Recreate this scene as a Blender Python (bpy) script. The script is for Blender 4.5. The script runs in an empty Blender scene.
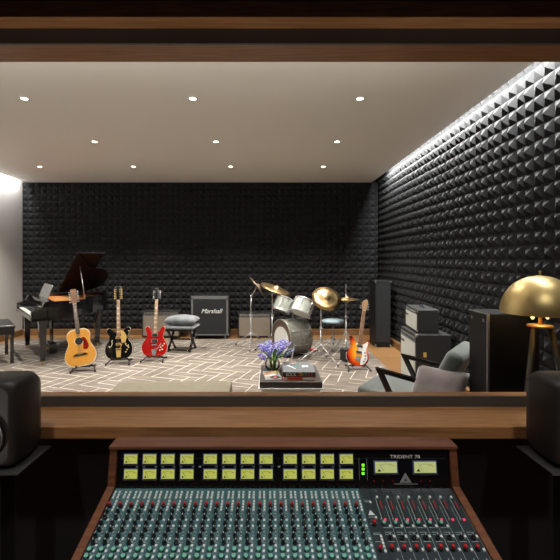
import bpy, bmesh, math, random
from mathutils import Matrix, Vector, Euler
random.seed(7)
PI = math.pi
S = bpy.context.scene
C = S.collection
R = math.radians

# ------------------------------------------------------------------ camera, world, exposure
EYE, F = 1.53, 415.0
cam_d = bpy.data.cameras.new('camera'); cam = bpy.data.objects.new('camera', cam_d); C.objects.link(cam)
cam.location = (0, 0, EYE); cam.rotation_euler = (PI/2, 0, 0)
cam_d.sensor_width = 36; cam_d.lens = 36*F/560; cam_d.shift_x = 10/560; cam_d.shift_y = -22/560
cam_d.clip_start = .02
S.camera = cam
w = bpy.data.worlds.new('world'); S.world = w; w.use_nodes = True
w.node_tree.nodes['Background'].inputs[0].default_value = (.02, .02, .022, 1)
w.node_tree.nodes['Background'].inputs[1].default_value = .1
S.view_settings.view_transform = 'Standard'; S.view_settings.look = 'None'
S.view_settings.gamma = 1; S.view_settings.use_curve_mapping = False
S.view_settings.exposure = 0.0

H = 3.04          # live room ceiling
YB = 8.25         # back wall
XR, XL = 2.16, -4.95
ROWS = [3.92, 5.37, 6.84]
WARM = (1, .93, .85)

def light(name, kind, loc, energy, color=WARM, rot=(0, 0, 0), **kw):
    d = bpy.data.lights.new(name, kind); d.energy = energy; d.color = color
    for k, v in kw.items(): setattr(d, k, v)
    o = bpy.data.objects.new(name, d); C.objects.link(o); o.location = loc; o.rotation_euler = rot
    return o
LAMPS = []
for ri, (Y, xs) in enumerate([(ROWS[0], (-2.32, -.73, .85)), (ROWS[1], (-3.85, -2.27, -.70, .87)), (ROWS[2], (-3.79, -2.25, -.65, .88))]):
    for xi, X in enumerate(xs):
        LAMPS.append((X, Y, ri, xi, len(xs)))
        light('downlight_lamp', 'SPOT', (X, Y, H-.02), (180, 230, 320)[ri], spot_size=R(104), spot_blend=.75, shadow_soft_size=.035)
# coves washing the side walls
light('cove_lamp', 'AREA', (2.055, 4.95, H+.10), 290, (1, .98, .96), (0, R(-12), 0), shape='RECTANGLE', size=.05, size_y=5.3)
light('cove_lamp', 'AREA', (-4.86, 5.2, H+.10), 125, (1, .97, .95), (0, R(12), 0), shape='RECTANGLE', size=.05, size_y=5.8)
# unseen fill added on the live-room side, above the window, to brighten the ceiling
light('ceiling_fill', 'AREA', (-1.4, 2.32, 2.67), 34, WARM, (R(180-84), 0, 0), shape='RECTANGLE', size=6.0, size_y=.08)
# unseen spots added behind the camera; floor bounce brightens the window head
for X in (-1.2, 1.3):
    light('unseen_control_spot', 'SPOT', (X, -.6, 2.86), 190, WARM, (0, 0, 0), spot_size=R(110), spot_blend=.8, shadow_soft_size=.08)
for X in (-1.75, 1.75):  # unseen fill spots added low beside the console to light the window head underside
    light('window_head_fill', 'SPOT', (X, 1.15, .30), 40, WARM, Vector((-X*.75, .72, 2.3)).to_track_quat('-Z', 'Y').to_euler(), spot_size=R(62), spot_blend=.8, shadow_soft_size=.04)
for X in (-1.1, 0.05, 1.2):  # control room lamps over the desk, out of view
    light('unseen_control_spot', 'SPOT', (X, .95, 2.86), 44, WARM, (R(12), 0, 0), spot_size=R(95), spot_blend=.8, shadow_soft_size=.08)

# ------------------------------------------------------------------ materials
def mat(name, col, rough=.5, metal=0, emit=None, es=0, coat=0, noise=0, nscale=20, trans=0, bump=0, stretch=(1, 1, 1), col2=None, spec=None, sheen=0):
    m = bpy.data.materials.new(name); m.use_nodes = True
    n = m.node_tree.nodes; l = m.node_tree.links; b = n['Principled BSDF']
    b.inputs['Base Color'].default_value = (*col, 1); b.inputs['Roughness'].default_value = rough
    b.inputs['Metallic'].default_value = metal; b.inputs['Coat Weight'].default_value = coat
    if spec is not None: b.inputs['Specular IOR Level'].default_value = spec
    if sheen: b.inputs['Sheen Weight'].default_value = sheen
    if trans: b.inputs['Transmission Weight'].default_value = trans
    if emit: b.inputs['Emission Color'].default_value = (*emit, 1); b.inputs['Emission Strength'].default_value = es
    if noise or bump or col2:
        tc = n.new('ShaderNodeTexCoord'); mp = n.new('ShaderNodeMapping'); mp.inputs['Scale'].default_value = stretch
        t = n.new('ShaderNodeTexNoise'); t.inputs['Scale'].default_value = nscale; t.inputs['Detail'].default_value = 5
        l.new(tc.outputs['Object'], mp.inputs[0]); l.new(mp.outputs[0], t.inputs['Vector'])
        if noise or col2:
            r = n.new('ShaderNodeValToRGB')
            c2 = col2 or tuple(min(1, c*(1+noise)) for c in col); c1 = col if col2 else tuple(c*(1-noise) for c in col)
            r.color_ramp.elements[0].position = .35; r.color_ramp.elements[1].position = .65
            r.color_ramp.elements[0].color = (*c1, 1); r.color_ramp.elements[1].color = (*c2, 1)
            l.new(t.outputs[0], r.inputs[0]); l.new(r.outputs[0], b.inputs['Base Color'])
        if bump:
            bp = n.new('ShaderNodeBump'); bp.inputs['Strength'].default_value = bump; bp.inputs['Distance'].default_value = .01
            l.new(t.outputs[0], bp.inputs['Height']); l.new(bp.outputs[0], b.inputs['Normal'])
    return m
M = {}
def dm(k, *a, **kw): M[k] = mat(k, *a, **kw)
dm('ceiling_paint', (.80, .775, .725), .9)
dm('foam_black', (.0145, .015, .016), .8, spec=.18)
dm('wall_grey', (.56, .545, .53), .9, noise=.04, nscale=60)
dm('sill_wood', (.36, .175, .070), .38, noise=.22, nscale=6, stretch=(.7, 12, 12))
dm('dark_wood', (.06, .028, .015), .4, noise=.3, nscale=6, stretch=(1, 12, 12))
dm('stop_metal', (.075, .068, .062), .4)
dm('black_wall', (.006, .006, .009), .8)
dm('base_wood', (.17, .085, .034), .45, noise=.2, nscale=5, stretch=(1, 1, 10))
dm('rug_field', (.10, .080, .067), .95, col2=(.185, .155, .132), nscale=3.4, stretch=(.7, 3.2, 1))
dm('rug_line', (.52, .48, .40), .9)
dm('black_gloss', (.006, .006, .007), .12, coat=.6)
dm('black_satin', (.012, .012, .013), .35)
dm('black_matte', (.014, .014, .015), .7)
dm('tolex', (.016, .016, .017), .45, bump=.2, nscale=300)
dm('chrome', (.66, .67, .68), .2, metal=.7)
dm('steel', (.42, .43, .44), .35, metal=1)
dm('brass', (.74, .57, .26), .42, metal=.9, noise=.05, nscale=3)
dm('gold', (.72, .47, .16), .3, metal=.35)
dm('bronze', (.50, .35, .17), .30, metal=.95, noise=.35, nscale=9, bump=.5)
dm('bronze_dark', (.40, .30, .20), .35, metal=.6)
dm('ivory', (.80, .77, .68), .3)
dm('white', (.80, .80, .78), .5)
dm('cream_binding', (.78, .70, .50), .4)
dm('spruce', (.64, .30, .055), .22, coat=.5, noise=.07, nscale=8, stretch=(14, 1, 1))
dm('rosewood', (.13, .045, .02), .3, noise=.3, nscale=10)
dm('neck_wood', (.22, .10, .05), .4)
dm('maple', (.48, .29, .15), .35)
dm('fretboard', (.12, .075, .05), .5)
dm('tortoise', (.22, .010, .008), .15, noise=.6, nscale=40)
dm('red_gloss', (.38, .010, .008), .12, coat=.7)
dm('pickguard_white', (.82, .82, .80), .25)
dm('grille_tan', (.20, .165, .13), .85, noise=.12, nscale=260)
dm('grille_silver', (.46, .46, .42), .8, noise=.12, nscale=260)
dm('grille_black', (.010, .011, .013), .8)
dm('piping_grey', (.13, .13, .13), .6)
dm('shell_pearl', (.46, .50, .46), .3, noise=.22, nscale=18, coat=.4)
dm('shell_grey', (.20, .20, .175), .3, noise=.25, nscale=22, coat=.4)
dm('drum_head', (.72, .72, .69), .5)
dm('head_brown', (.10, .062, .045), .5)
dm('throne_blue', (.28, .36, .42), .25)
dm('velvet_grey', (.12, .135, .15), .75, noise=.3, nscale=6, sheen=.6)
dm('velvet_green', (.085, .105, .10), .7, noise=.25, nscale=6, sheen=.6)
dm('velvet_mauve', (.115, .088, .09), .75, noise=.25, nscale=8, sheen=.6)
dm('bench_tan', (.20, .178, .13), .8, noise=.05)
dm('plate_copper', (.55, .15, .045), .4, metal=.3)
dm('walnut', (.16, .060, .030), .4, noise=.25, nscale=6, stretch=(1, 12, 12))
dm('panel_teal', (.050, .135, .155), .45, noise=.1, nscale=40)
dm('panel_slate', (.020, .032, .040), .4)
dm('gap_dark', (.008, .010, .011), .6)
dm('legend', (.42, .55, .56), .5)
dm('button_white', (.62, .70, .73), .4)
dm('button_grey', (.25, .30, .32), .4)
dm('knob_black', (.010, .013, .014), .3)
dm('knob_red', (.55, .012, .02), .3)
dm('knob_green', (.16, .52, .40), .4)
dm('led_red', (.5, .02, .05), .4, emit=(1, .04, .12), es=.9)
dm('led_green', (.1, .5, .02), .4, emit=(.2, 1, .03), es=1.3)
dm('meter_face', (.3, .32, .08), .5, emit=(.52, .56, .10), es=.64)
dm('meter_pale', (.3, .32, .08), .5, emit=(.55, .62, .26), es=.60)
dm('meter_frame', (.10, .13, .35), .35)
dm('book_grey', (.14, .15, .165), .5)
dm('book_black', (.012, .012, .012), .4)
dm('paper', (.72, .70, .66), .8)
dm('b_red', (.75, .08, .04), .5); dm('b_orange', (.85, .22, .05), .5); dm('b_yellow', (.85, .65, .05), .5)
dm('b_teal', (.03, .35, .30), .5); dm('b_green', (.10, .45, .08), .5); dm('b_pink', (.75, .08, .12), .5)
dm('flower_blue', (.26, .24, .68), .7, noise=.25, nscale=60)
dm('flower_pale', (.50, .45, .85), .7)
dm('leaf', (.10, .26, .04), .6, noise=.3, nscale=40)
dm('monitor_grey', (.024, .021, .021), .5)
dm('monitor_cone', (.006, .006, .006), .35)
dm('stand_grey', (.036, .036, .038), .5)
dm('lamp_leg', (.035, .028, .020), .3, coat=.4)
dm('lens_glow', (1, 1, 1), .5, emit=(1, .95, .85), es=30)
dm('bulb_glow', (1, .8, .5), .5, emit=(1, .66, .28), es=3)
dm('cove_glow', (1, 1, 1), .5, emit=(1, .96, .9), es=3)

def glassmat():
    m = bpy.data.materials.new('window_glass'); m.use_nodes = True
    n = m.node_tree.nodes; l = m.node_tree.links; n.clear()
    o = n.new('ShaderNodeOutputMaterial'); mx = n.new('ShaderNodeMixShader'); t = n.new('ShaderNodeBsdfTransparent'); g = n.new('ShaderNodeBsdfGlossy')
    fr = n.new('ShaderNodeFresnel'); fr.inputs[0].default_value = 1.25; g.inputs['Roughness'].default_value = .02
    t.inputs[0].default_value = (.97, .98, .975, 1)
    l.new(fr.outputs[0], mx.inputs[0]); l.new(t.outputs[0], mx.inputs[1]); l.new(g.outputs[0], mx.inputs[2]); l.new(mx.outputs[0], o.inputs[0])
    return m
M['glass'] = glassmat()
dm('table_brown', (.045, .036, .031), .5)
dm('mag_grey', (.22, .21, .20), .6)
dm('lid_black', (.005, .005, .006), .4, spec=.05)
dm('emblem_grey', (.30, .31, .32), .4)
dm('rack_black', (.008, .008, .009), .5, spec=.25)

def woodfloor():
    m = bpy.data.materials.new('oak_floor'); m.use_nodes = True
    n = m.node_tree.nodes; l = m.node_tree.links; b = n['Principled BSDF']
    tc = n.new('ShaderNodeTexCoord'); br = n.new('ShaderNodeTexBrick'); br.inputs['Scale'].default_value = 1
    br.inputs['Brick Width'].default_value = 1.4; br.inputs['Row Height'].default_value = .14; br.inputs['Mortar Size'].default_value = .002
    br.inputs['Color1'].default_value = (.27, .145, .058, 1); br.inputs['Color2'].default_value = (.21, .11, .043, 1); br.inputs['Mortar'].default_value = (.12, .06, .03, 1)
    l.new(tc.outputs['Object'], br.inputs['Vector']); l.new(br.outputs['Color'], b.inputs['Base Color']); b.inputs['Roughness'].default_value = .35
    return m
M['oak'] = woodfloor()

def sunburst():
    m = bpy.data.materials.new('sunburst_lacquer'); m.use_nodes = True
    n = m.node_tree.nodes; l = m.node_tree.links; b = n['Principled BSDF']
    tc = n.new('ShaderNodeTexCoord'); mp = n.new('ShaderNodeMapping'); g = n.new('ShaderNodeTexGradient'); g.gradient_type = 'SPHERICAL'
    mp.inputs['Location'].default_value = (0, 0, -.21/.25); mp.inputs['Scale'].default_value = (1/.185, .01, 1/.25)
    r = n.new('ShaderNodeValToRGB'); cr = r.color_ramp
    cr.elements[0].position = .02; cr.elements[0].color = (.015, .004, .003, 1)
    cr.elements[1].position = .62; cr.elements[1].color = (.95, .42, .03, 1)
    e = cr.elements.new(.16); e.color = (.38, .02, .008, 1); e = cr.elements.new(.34); e.color = (.80, .12, .01, 1)
    l.new(tc.outputs['Object'], mp.inputs[0]); l.new(mp.outputs[0], g.inputs[0]); l.new(g.outputs[0], r.inputs[0]); l.new(r.outputs[0], b.inputs['Base Color'])
    b.inputs['Roughness'].default_value = .15; b.inputs['Coat Weight'].default_value = .6
    return m
M['sunburst'] = sunburst()

# ------------------------------------------------------------------ mesh builder
class B:
    def __init__(s, m='black_satin'):
        s.bm = bmesh.new(); s.mats = []; s.T = Matrix(); s.m(m)
    def m(s, k):
        if k not in s.mats: s.mats.append(k)
        s.i = s.mats.index(k); return s
    def t(s, T): s.T = T; return s
    def _fin(s, vs, fs, smooth=False, T=None):
        TT = s.T @ (T or Matrix())
        for v in vs: v.co = TT @ v.co
        for f in fs: f.material_index = s.i; f.smooth = smooth
    def box(s, c, d, rot=None, bev=0, seg=2, smooth=False):
        r = bmesh.ops.create_cube(s.bm, size=1); vs = r['verts']
        for v in vs: v.co = Vector((v.co.x*d[0], v.co.y*d[1], v.co.z*d[2]))
        if bev:
            es = list({e for v in vs for e in v.link_edges})
            rr = bmesh.ops.bevel(s.bm, geom=es, offset=bev, segments=seg, affect='EDGES', profile=.5)
            vs = list({v for f in rr['faces'] for v in f.verts} | {v for v in vs if v.is_valid})
        fs = {f for v in vs for f in v.link_faces}
        T = Matrix.Translation(c) @ (rot.to_4x4() if rot is not None else Matrix())
        s._fin(vs, fs, smooth or (bev > 0 and seg > 2), T); return s
    def lathe(s, prof, seg=24, T=None, smooth=True, cap=True):      # prof: list of (r,z)
        rings = []; vs = []
        for r, z in prof:
            ring = [s.bm.verts.new((r*math.cos(2*PI*k/seg), r*math.sin(2*PI*k/seg), z)) for k in range(seg)]
            rings.append(ring); vs += ring
        fs = []
        for a, b in zip(rings, rings[1:]):
            for k in range(seg):
                fs.append(s.bm.faces.new((a[k], a[(k+1) % seg], b[(k+1) % seg], b[k])))
        s._fin([], fs, smooth); cf = []
        if cap:
            if prof[0][0] > 1e-5: cf.append(s.bm.faces.new(rings[0][::-1]))
            if prof[-1][0] > 1e-5: cf.append(s.bm.faces.new(rings[-1]))
        s._fin(vs, cf, False, T); return s
    def cyl(s, p0, p1, r0, r1=None, seg=12, smooth=True):
        p0, p1 = Vector(p0), Vector(p1); r1 = r0 if r1 is None else r1
        d = p1-p0; q = Vector((0, 0, 1)).rotation_difference(d.normalized()).to_matrix().to_4x4()
        return s.lathe([(r0, 0), (r1, d.length)], seg, Matrix.Translation(p0) @ q, smooth)
    def tube(s, pts, r, seg=8):
        for a, b in zip(pts, pts[1:]): s.cyl(a, b, r, r, seg)
        for p in pts[1:-1]: s.ball(p, (r, r, r), 6, 4)
        return s
    def ball(s, c, r, u=12, v=8, T=None):
        rr = bmesh.ops.create_uvsphere(s.bm, u_segments=u, v_segments=v, radius=1); vs = rr['verts']
        for q in vs: q.co = Vector((q.co.x*r[0], q.co.y*r[1], q.co.z*r[2]))
        s._fin(vs, {f for q in vs for f in q.link_faces}, True, Matrix.Translation(c) @ (T or Matrix())); return s
    def prism(s, pts, h, T=None, bev=0, smooth=False):    # outline in xy, extruded z 0..h
        n = len(pts)
        a = [s.bm.verts.new((x, y, 0)) for x, y in pts]; b = [s.bm.verts.new((x, y, h)) for x, y in pts]
        f1 = s.bm.faces.new(a[::-1]); f2 = s.bm.faces.new(b); fs = [f1, f2]
        sides = [s.bm.faces.new((a[k], a[(k+1) % n], b[(k+1) % n], b[k])) for k in range(n)]
        vs = a+b
        if bev:
            es = list(set(f1.edges) | set(f2.edges))
            rr = bmesh.ops.bevel(s.bm, geom=es, offset=bev, segments=2, affect='EDGES', profile=.5)
            vs = list({v for f in rr['faces'] for v in f.verts})
            fs = list({f for v in vs for f in v.link_faces}); sides = []
        s._fin([], sides, smooth); s._fin(vs, fs, False, T); return s
    def quad(s, pts):
        vs = [s.bm.verts.new(p) for p in pts]; f = s.bm.faces.new(vs); s._fin(vs, [f]); return s
    def done(s, name, parent=None, loc=(0, 0, 0), norm=True):
        if norm: bmesh.ops.recalc_face_normals(s.bm, faces=s.bm.faces)
        me = bpy.data.meshes.new(name); s.bm.to_mesh(me); s.bm.free()
        for k in s.mats: me.materials.append(M[k])
        o = bpy.data.objects.new(name, me); C.objects.link(o); o.location = loc
        if parent: o.parent = parent
        return o
def tag(o, label, cat, group=None, kind=None):
    if label: o['label'] = label
    if cat: o['category'] = cat
    if group: o['group'] = group
    if kind: o['kind'] = kind
    return o
def thing(name, label, cat, loc, rz=0, group=None, rot=None):
    o = bpy.data.objects.new(name, None); C.objects.link(o); o.location = loc; o.rotation_euler = rot or (0, 0, rz)
    o.empty_display_size = .1
    return tag(o, label, cat, group)
def struct(o): o['kind'] = 'structure'; return o
def copy_tree(o, parent=None):
    c = o.copy(); C.objects.link(c)
    if parent: c.parent = parent
    for ch in list(o.children): copy_tree(ch, c)
    return c
def inst(me_obj, name, parent, loc, rot=(0, 0, 0)):
    o = bpy.data.objects.new(name, me_obj.data); C.objects.link(o); o.parent = parent; o.location = loc; o.rotation_euler = rot
    return o
def text(s, size, parent, T, m, name='lettering', ext=.0006, shear=0, align='CENTER', sx=1):
    cu = bpy.data.curves.new(name, 'FONT'); cu.body = s; cu.size = size; cu.extrude = ext; cu.shear = shear
    cu.align_x = align; cu.align_y = 'CENTER'; cu.materials.append(M[m]); cu.resolution_u = 3
    tmp = bpy.data.objects.new(name, cu); C.objects.link(tmp); bpy.context.view_layer.update()
    me = bpy.data.meshes.new_from_object(tmp.evaluated_get(bpy.context.evaluated_depsgraph_get())); bpy.data.objects.remove(tmp)
    o = bpy.data.objects.new(name, me); C.objects.link(o); o.parent = parent
    o.matrix_local = T @ Matrix.Diagonal((sx, 1, 1, 1)); return o
FRONT = Matrix.Rotation(PI/2, 4, 'X')         # xy plane text to face -Y
def px(x, Y): return (x-270)*Y/F
def fl(x, y, Z=0):
    Y = (EYE-Z)*F/(y-258); return Vector((px(x, Y), Y, Z))

# ------------------------------------------------------------------ the room
b = B('oak'); b.box((-1.4, 5.2, -.05), (7.3, 6.5, .1)); struct(b.done('floor'))
# ceiling slab stops short of the side walls, leaving light coves
b = B('ceiling_paint'); b.box(((-4.83+2.035)/2, (2.0+YB)/2, H+.03), (2.035+4.83, YB-2.0+.2, .06)); struct(b.done('ceiling'))
b = B('wall_grey'); b.box((-1.4, 5.2, H+.33), (7.6, 6.7, .06)); struct(b.done('trim_1'))   # slab over the coves
def pyramids(name, W, Hh, s, depth, T, m='foam_black'):
    b = B(m); nc = int(math.ceil(W/s)); nr = int(math.ceil(Hh/s)); rnd = random.Random(3)
    b.T = T
    b.box((W/2, Hh/2, -.03), (W, Hh, .06))
    for j in range(nr):
        for i in range(nc):
            x0, x1 = i*s, min(W, (i+1)*s); y1 = Hh-j*s; y0 = max(0, y1-s)
            if x1-x0 < .02 or y1-y0 < .02: continue
            k = (i % 2, j % 2)
            ox, oy, dd = {(0, 0): (.66, .5, 1), (1, 0): (.34, .46, .95), (0, 1): (.45, .62, .9), (1, 1): (.58, .38, 1)}[k]
            ax, ay = x0+(x1-x0)*ox, y0+(y1-y0)*oy
            P = [(x0, y0, 0), (x1, y0, 0), (x1, y1, 0), (x0, y1, 0)]; a = (ax, ay, depth*dd)
            for q in range(4): b.quad([P[q], P[(q+1) % 4], a])
    o = b.done(name, norm=False); struct(o); return o
TS = .1216
HB = H-.115+.0
# back wall: local x -> world X, local y -> Z, local z -> -Y
pyramids('wall_back', XR-XL, H-.115, TS, .046, Matrix.Translation((XL, YB+.05, .115)) @ FRONT)
# right wall: local x -> -Y ... faces -X
TR = Matrix(((0, 0, -1, XR+.03), (-1, 0, 0, YB+.05), (0, 1, 0, .115), (0, 0, 0, 1)))
pyramids('wall_right', YB-1.95, H+.18-.115, TS, .044, TR)
b = B('wall_grey'); b.box((XL-.06, 5.2, 1.68), (.12, 6.5, 3.36)); struct(b.done('wall_left'))
b = B('base_wood'); b.box(((XL+XR)/2, YB+.02, .0575), (XR-XL, .08, .115), bev=.004)
struct(b.done('baseboard_back'))
b = B('base_wood'); b.box((XR, (YB+2.2)/2, .0575), (.08, YB-2.25, .115), bev=.004); struct(b.done('baseboard_right'))
b = B('base_wood'); b.box((XL+.02, (YB+2.2)/2, .0575), (.04, YB-2.25, .115), bev=.004); struct(b.done('baseboard_left'))

# window wall between the rooms
WX0, WX1 = -1.95, 1.95; Z0, Z1 = .834, 2.555
b = B('black_wall')
b.box(((-5.2+2.3)/2, 2.01, .39), (7.5, .28, .78)); b.box(((-5.2+2.3)/2, 2.01, (2.67+3.4)/2), (7.5, .28, .73))
b.box(((-5.2+WX0-.06)/2, 2.01, 1.72), (WX0-.06+5.2, .28, 1.9)); b.box(((2.3+WX1+.06)/2, 2.01, 1.72), (2.3-WX1-.06, .28, 1.9))
struct(b.done('wall_front'))
win = thing('window_1', None, None, (0, 0, 0)); win['kind'] = 'structure'
WW = WX1-WX0
b = B('sill_wood'); b.box((0, 1.935, .809), (WW+.12, .45, .05), bev=.003); b.done('window_sill', win)
b = B('dark_wood'); b.box((0, 1.80, .770), (WW+.12, .06, .028)); b.done('sill_apron', win)
b = B('sill_wood'); b.box((0, 1.90, 2.6335), (WW+.12, .10, .061)); b.box((0, 2.06, 2.6095), (WW+.12, .22, .109)); b.done('window_head', win)
b = B('dark_wood'); b.box((0, 1.851, 2.6385), (WW+.3, .012, .07)); b.done('head_casing', win)
for sx in (WX0-.03, WX1+.03):
    b = B('sill_wood'); b.box((sx, 2.005, 1.72), (.06, .31, 1.83)); b.done('window_jamb', win)
b = B('stop_metal'); b.box((0, 1.948, .858), (WW, .015, .049)); b.box((0, 1.948, 2.568), (WW, .016, .07)); b.done('glass_stop', win)
b = B('glass'); b.box((0, 1.962, (.834+2.56)/2), (WW, .008, 1.726)); b.done('glass_pane', win)

# control room shell
b = B('oak'); b.box((0, -.1, -.05), (5.2, 4.0, .1)); struct(b.done('floor_control'))
b = B('black_wall'); b.box((0, -.1, 3.0), (5.2, 4.0, .1)); struct(b.done('ceiling_control'))
for n_, x in (('wall_control_left', -2.6), ('wall_control_right', 2.6)):
    b = B('black_wall'); b.box((x, -.1, 1.5), (.1, 4.0, 3.1)); struct(b.done(n_))
b = B('black_wall'); b.box((0, -2.1, 1.5), (5.3, .1, 3.1)); struct(b.done('wall_control_back'))

# cove light strips sitting on the ceiling slab
for x, nm in ((2.0, 'white light strip in the cove over the textured wall'), (-4.79, 'white light strip in the cove over the plain grey wall')):
    b = B('white'); b.box((x, 5.0, H+.075), (.03, 5.4, .02)); b.m('cove_glow').box((x, 5.0, H+.087), (.02, 5.36, .004))
    tag(b.done('cove_light'), nm, 'light')

# downlights
rown = ['nearest', 'middle', 'rearmost']; posn = {3: ['left', 'centre', 'right'], 4: ['leftmost', 'second from left', 'third from left', 'rightmost']}
dl = None
for X, Y, ri, xi, n_ in LAMPS:
    nm = f'recessed ceiling downlight, {posn[n_][xi]} in the {rown[ri]} row'
    if dl is None:
        dl = thing('ceiling_downlight', nm, 'downlight', (X, Y, H), 0, 'recessed ceiling downlights')
        b = B('white'); b.lathe([(.030, 0), (.045, -.001), (.045, -.006), (.030, -.008)], 24, cap=False); b.done('trim_ring', dl)
        b = B('lens_glow'); b.lathe([(.0, -.0045), (.030, -.0045)], 24, cap=False); b.done('lens', dl)
    else:
        o = copy_tree(dl); o.location = (X, Y, H); o['label'] = nm

# rug: herringbone pile
def rug():
    b = B('rug_field'); x0, x1, y0, y1 = -4.75, 1.62, 2.9, 7.78
    b.box(((x0+x1)/2, (y0+y1)/2, .006), (x1-x0, y1-y0, .012))
    b.m('rug_line'); rnd = random.Random(11); a = R(-20); ca, sa = math.cos(a), math.sin(a); s = .15; n = 3
    def seg(p, q):
        p = [p[0]+rnd.uniform(-.12, .12), p[1]+rnd.uniform(-.12, .12)]; q = [q[0]+rnd.uniform(-.12, .12), q[1]+rnd.uniform(-.12, .12)]
        P = Vector((ca*p[0]-sa*p[1], sa*p[0]+ca*p[1]))*s; Q = Vector((ca*q[0]-sa*q[1], sa*q[0]+ca*q[1]))*s
        P += Vector((-1.5, 5.3)); Q += Vector((-1.5, 5.3))
        for e in (P, Q):
            if not (x0+.03 < e.x < x1-.03 and y0+.03 < e.y < y1-.03): return
        d = (Q-P).normalized(); wd = rnd.uniform(.0042, .0072); nn = Vector((-d.y, d.x))*wd
        b.quad([(P.x-nn.x, P.y-nn.y, .0135), (Q.x-nn.x, Q.y-nn.y, .0135), (Q.x+nn.x, Q.y+nn.y, .0135), (P.x+nn.x, P.y+nn.y, .0135)])
    for X in range(-30, 31):
        for Y in range(-30, 31):
            k = (X-Y) % (2*n)
            if k == 0:
                if rnd.random() < .92: seg((X, Y), (X+n, Y))
                if rnd.random() < .8: seg((X, Y), (X, Y+1))
            elif k == 2*n-1:
                if rnd.random() < .92: seg((X, Y), (X, Y+n))
                if rnd.random() < .8: seg((X, Y), (X+1, Y))
    tag(b.done('area_rug', norm=False), 'large taupe area rug with a cream herringbone line pattern', 'rug')
rug()

# ------------------------------------------------------------------ mixing console
con = thing('mixing_console', 'wide vintage mixing console with wooden frame, green meters and teal channel strips', 'mixing console', (.048, 1.479, 0))
cx = .048; XLc, XRc = -.578-cx, .674-cx
th = math.atan(.228); ct, st = math.cos(th), math.sin(th)
ZS = .71; LEN = .60
def SM(u, s, n=0): return Vector((u-cx, -s*ct+n*-st*-1*0-n*st, ZS-s*st+n*ct))   # u world X, s down the slope, n off the panel
ROTS = (th, 0, 0)
# side cheeks
for x, nm in ((XLc, 'left'), (XRc-.027, 'right')):
    b = B('walnut')
    T = Matrix.Translation((x, 0, 0)) @ Matrix(((0, 0, 1, 0), (1, 0, 0, 0), (0, 1, 0, 0), (0, 0, 0, 1)))
    prof = [(.085, .841), (.018, .841), (-.004, ZS+.007), (-LEN*ct, ZS+.007-LEN*st), (-LEN*ct, ZS-LEN*st-.10), (-.2, .50), (.085, .50)]
    b.prism(prof, .027, T, bev=.003); b.done('side_cheek', con)
b = B('walnut'); b.box(((XLc+XRc)/2, .055, .846), (XRc-XLc+.004, .084, .011), bev=.002); b.done('bridge_top', con)
b = B('walnut'); b.box(((XLc+XRc)/2, -LEN*ct-.02, ZS-LEN*st-.02), (XRc-XLc, .05, .07), bev=.01); b.done('arm_rest', con)
b = B('black_satin'); b.box(((XLc+XRc)/2, .05, .66), (XRc-XLc-.08, .07, .3)); b.box(((XLc+XRc)/2, -.27, .53), (XRc-XLc-.08, .5, .06)); b.done('chassis', con)
for sx in (XLc+.08, XRc-.08):
    for sy in (-.45, .03):
        b = B('black_satin'); b.box((sx, sy, .255), (.06, .06, .51), bev=.004); b.done('leg', con)
# bridge panel: plane from bottom (y=0,z=.71) to top (y=.021,z=.845)
al = math.atan2(.021, .135)
def BP(u, t, n=0):  # t metres up the face
    return Vector((u-cx, t*math.sin(al)-n*math.cos(al), ZS+t*math.cos(al)+n*math.sin(al)))
BT = lambda u, t, n=0: Matrix.Translation(BP(u, t, n)) @ Matrix.Rotation(PI/2-al, 4, 'X')
b = B('black_gloss'); b.t(Matrix.Translation((0, 0, ZS)) @ Matrix.Rotation(-al, 4, 'X')).box(((XLc+XRc)/2, .006, .068), (XRc-XLc-.07, .012, .136)); b.done('meter_panel', con)
def bx(x, y):   # image point on the bridge face -> (u,t)
    v = y-258; t = 0
    for _ in range(6):
        Yw = 1.479+t*math.sin(al); t = (EYE-ZS-v*Yw/F)/math.cos(al)
    return (x-270)*(1.479+t*math.sin(al))/F, t
def meter(x, y, wd, ht, face, big=False):
    u, t = bx(x, y); g = bpy.data.objects.new('vu_meter', None); C.objects.link(g); g.parent = con; g.matrix_local = BT(u, t)
    b = B('meter_frame')
    b.box((0, 0, .002), (wd, ht, .004)); b.done('bezel', g)
    b = B(face); b.box((.0006, .0005, .0045), (wd*.90, ht*.84, .002))
    b.m('black_satin')
    for k in range(-5, 6):
        a = k*.13; b.box((math.sin(a)*ht*.62, -ht*.30+math.cos(a)*ht*.58, .006), (.0007, .003, .0006), Matrix.Rotation(-a, 3, 'Z'))
    b.m('b_red').box((wd*.26, ht*.2, .006), (wd*.2, .0012, .0006), Matrix.Rotation(-.45, 3, 'Z'))
    b.m('black_satin').prism([(-wd*.36, -ht*.3), (-wd*.2, -ht*.3), (-wd*.28, -ht*.1)], .0008, Matrix.Translation((0, 0, .0056)))
    b.done('meter_dial', g)
    b = B('black_satin'); b.box((-wd*.18, -.0, .0062), (.0008, ht*.7, .0006), Matrix.Rotation(.55, 3, 'Z')); b.done('needle', g)
    b = B('steel'); b.box((0, -ht*.5-.0028, .003), (wd*1.06, .0014, .003)); b.box((-wd*.52, -ht*.5, .003), (.0012, .006, .003)); b.box((wd*.52, -ht*.5, .003), (.0012, .006, .003)); b.done('bracket', g)
cols = [131, 149.8, 168, 187, 210.3, 229, 247.5, 266, 290, 308.5, 327, 346]
k = 1.49/F
for x in cols:
    for y in (459.3, 474.3): meter(x, y-.5, 14.2*k, 10.2*k, 'meter_face')
meter(385.5, 467, 24*k, 12.2*k, 'meter_pale'); meter(424.5, 467, 24*k, 12.2*k, 'meter_pale')
u, t = bx(405, 456.8); text('TRIDENT 78', .0155, con, BT(u, t, .001), 'white', sx=1.3)
u, t = bx(385.5, 475); text('LEFT OUTPUT', .0045, con, BT(u, t, .001), 'button_grey')
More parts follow.
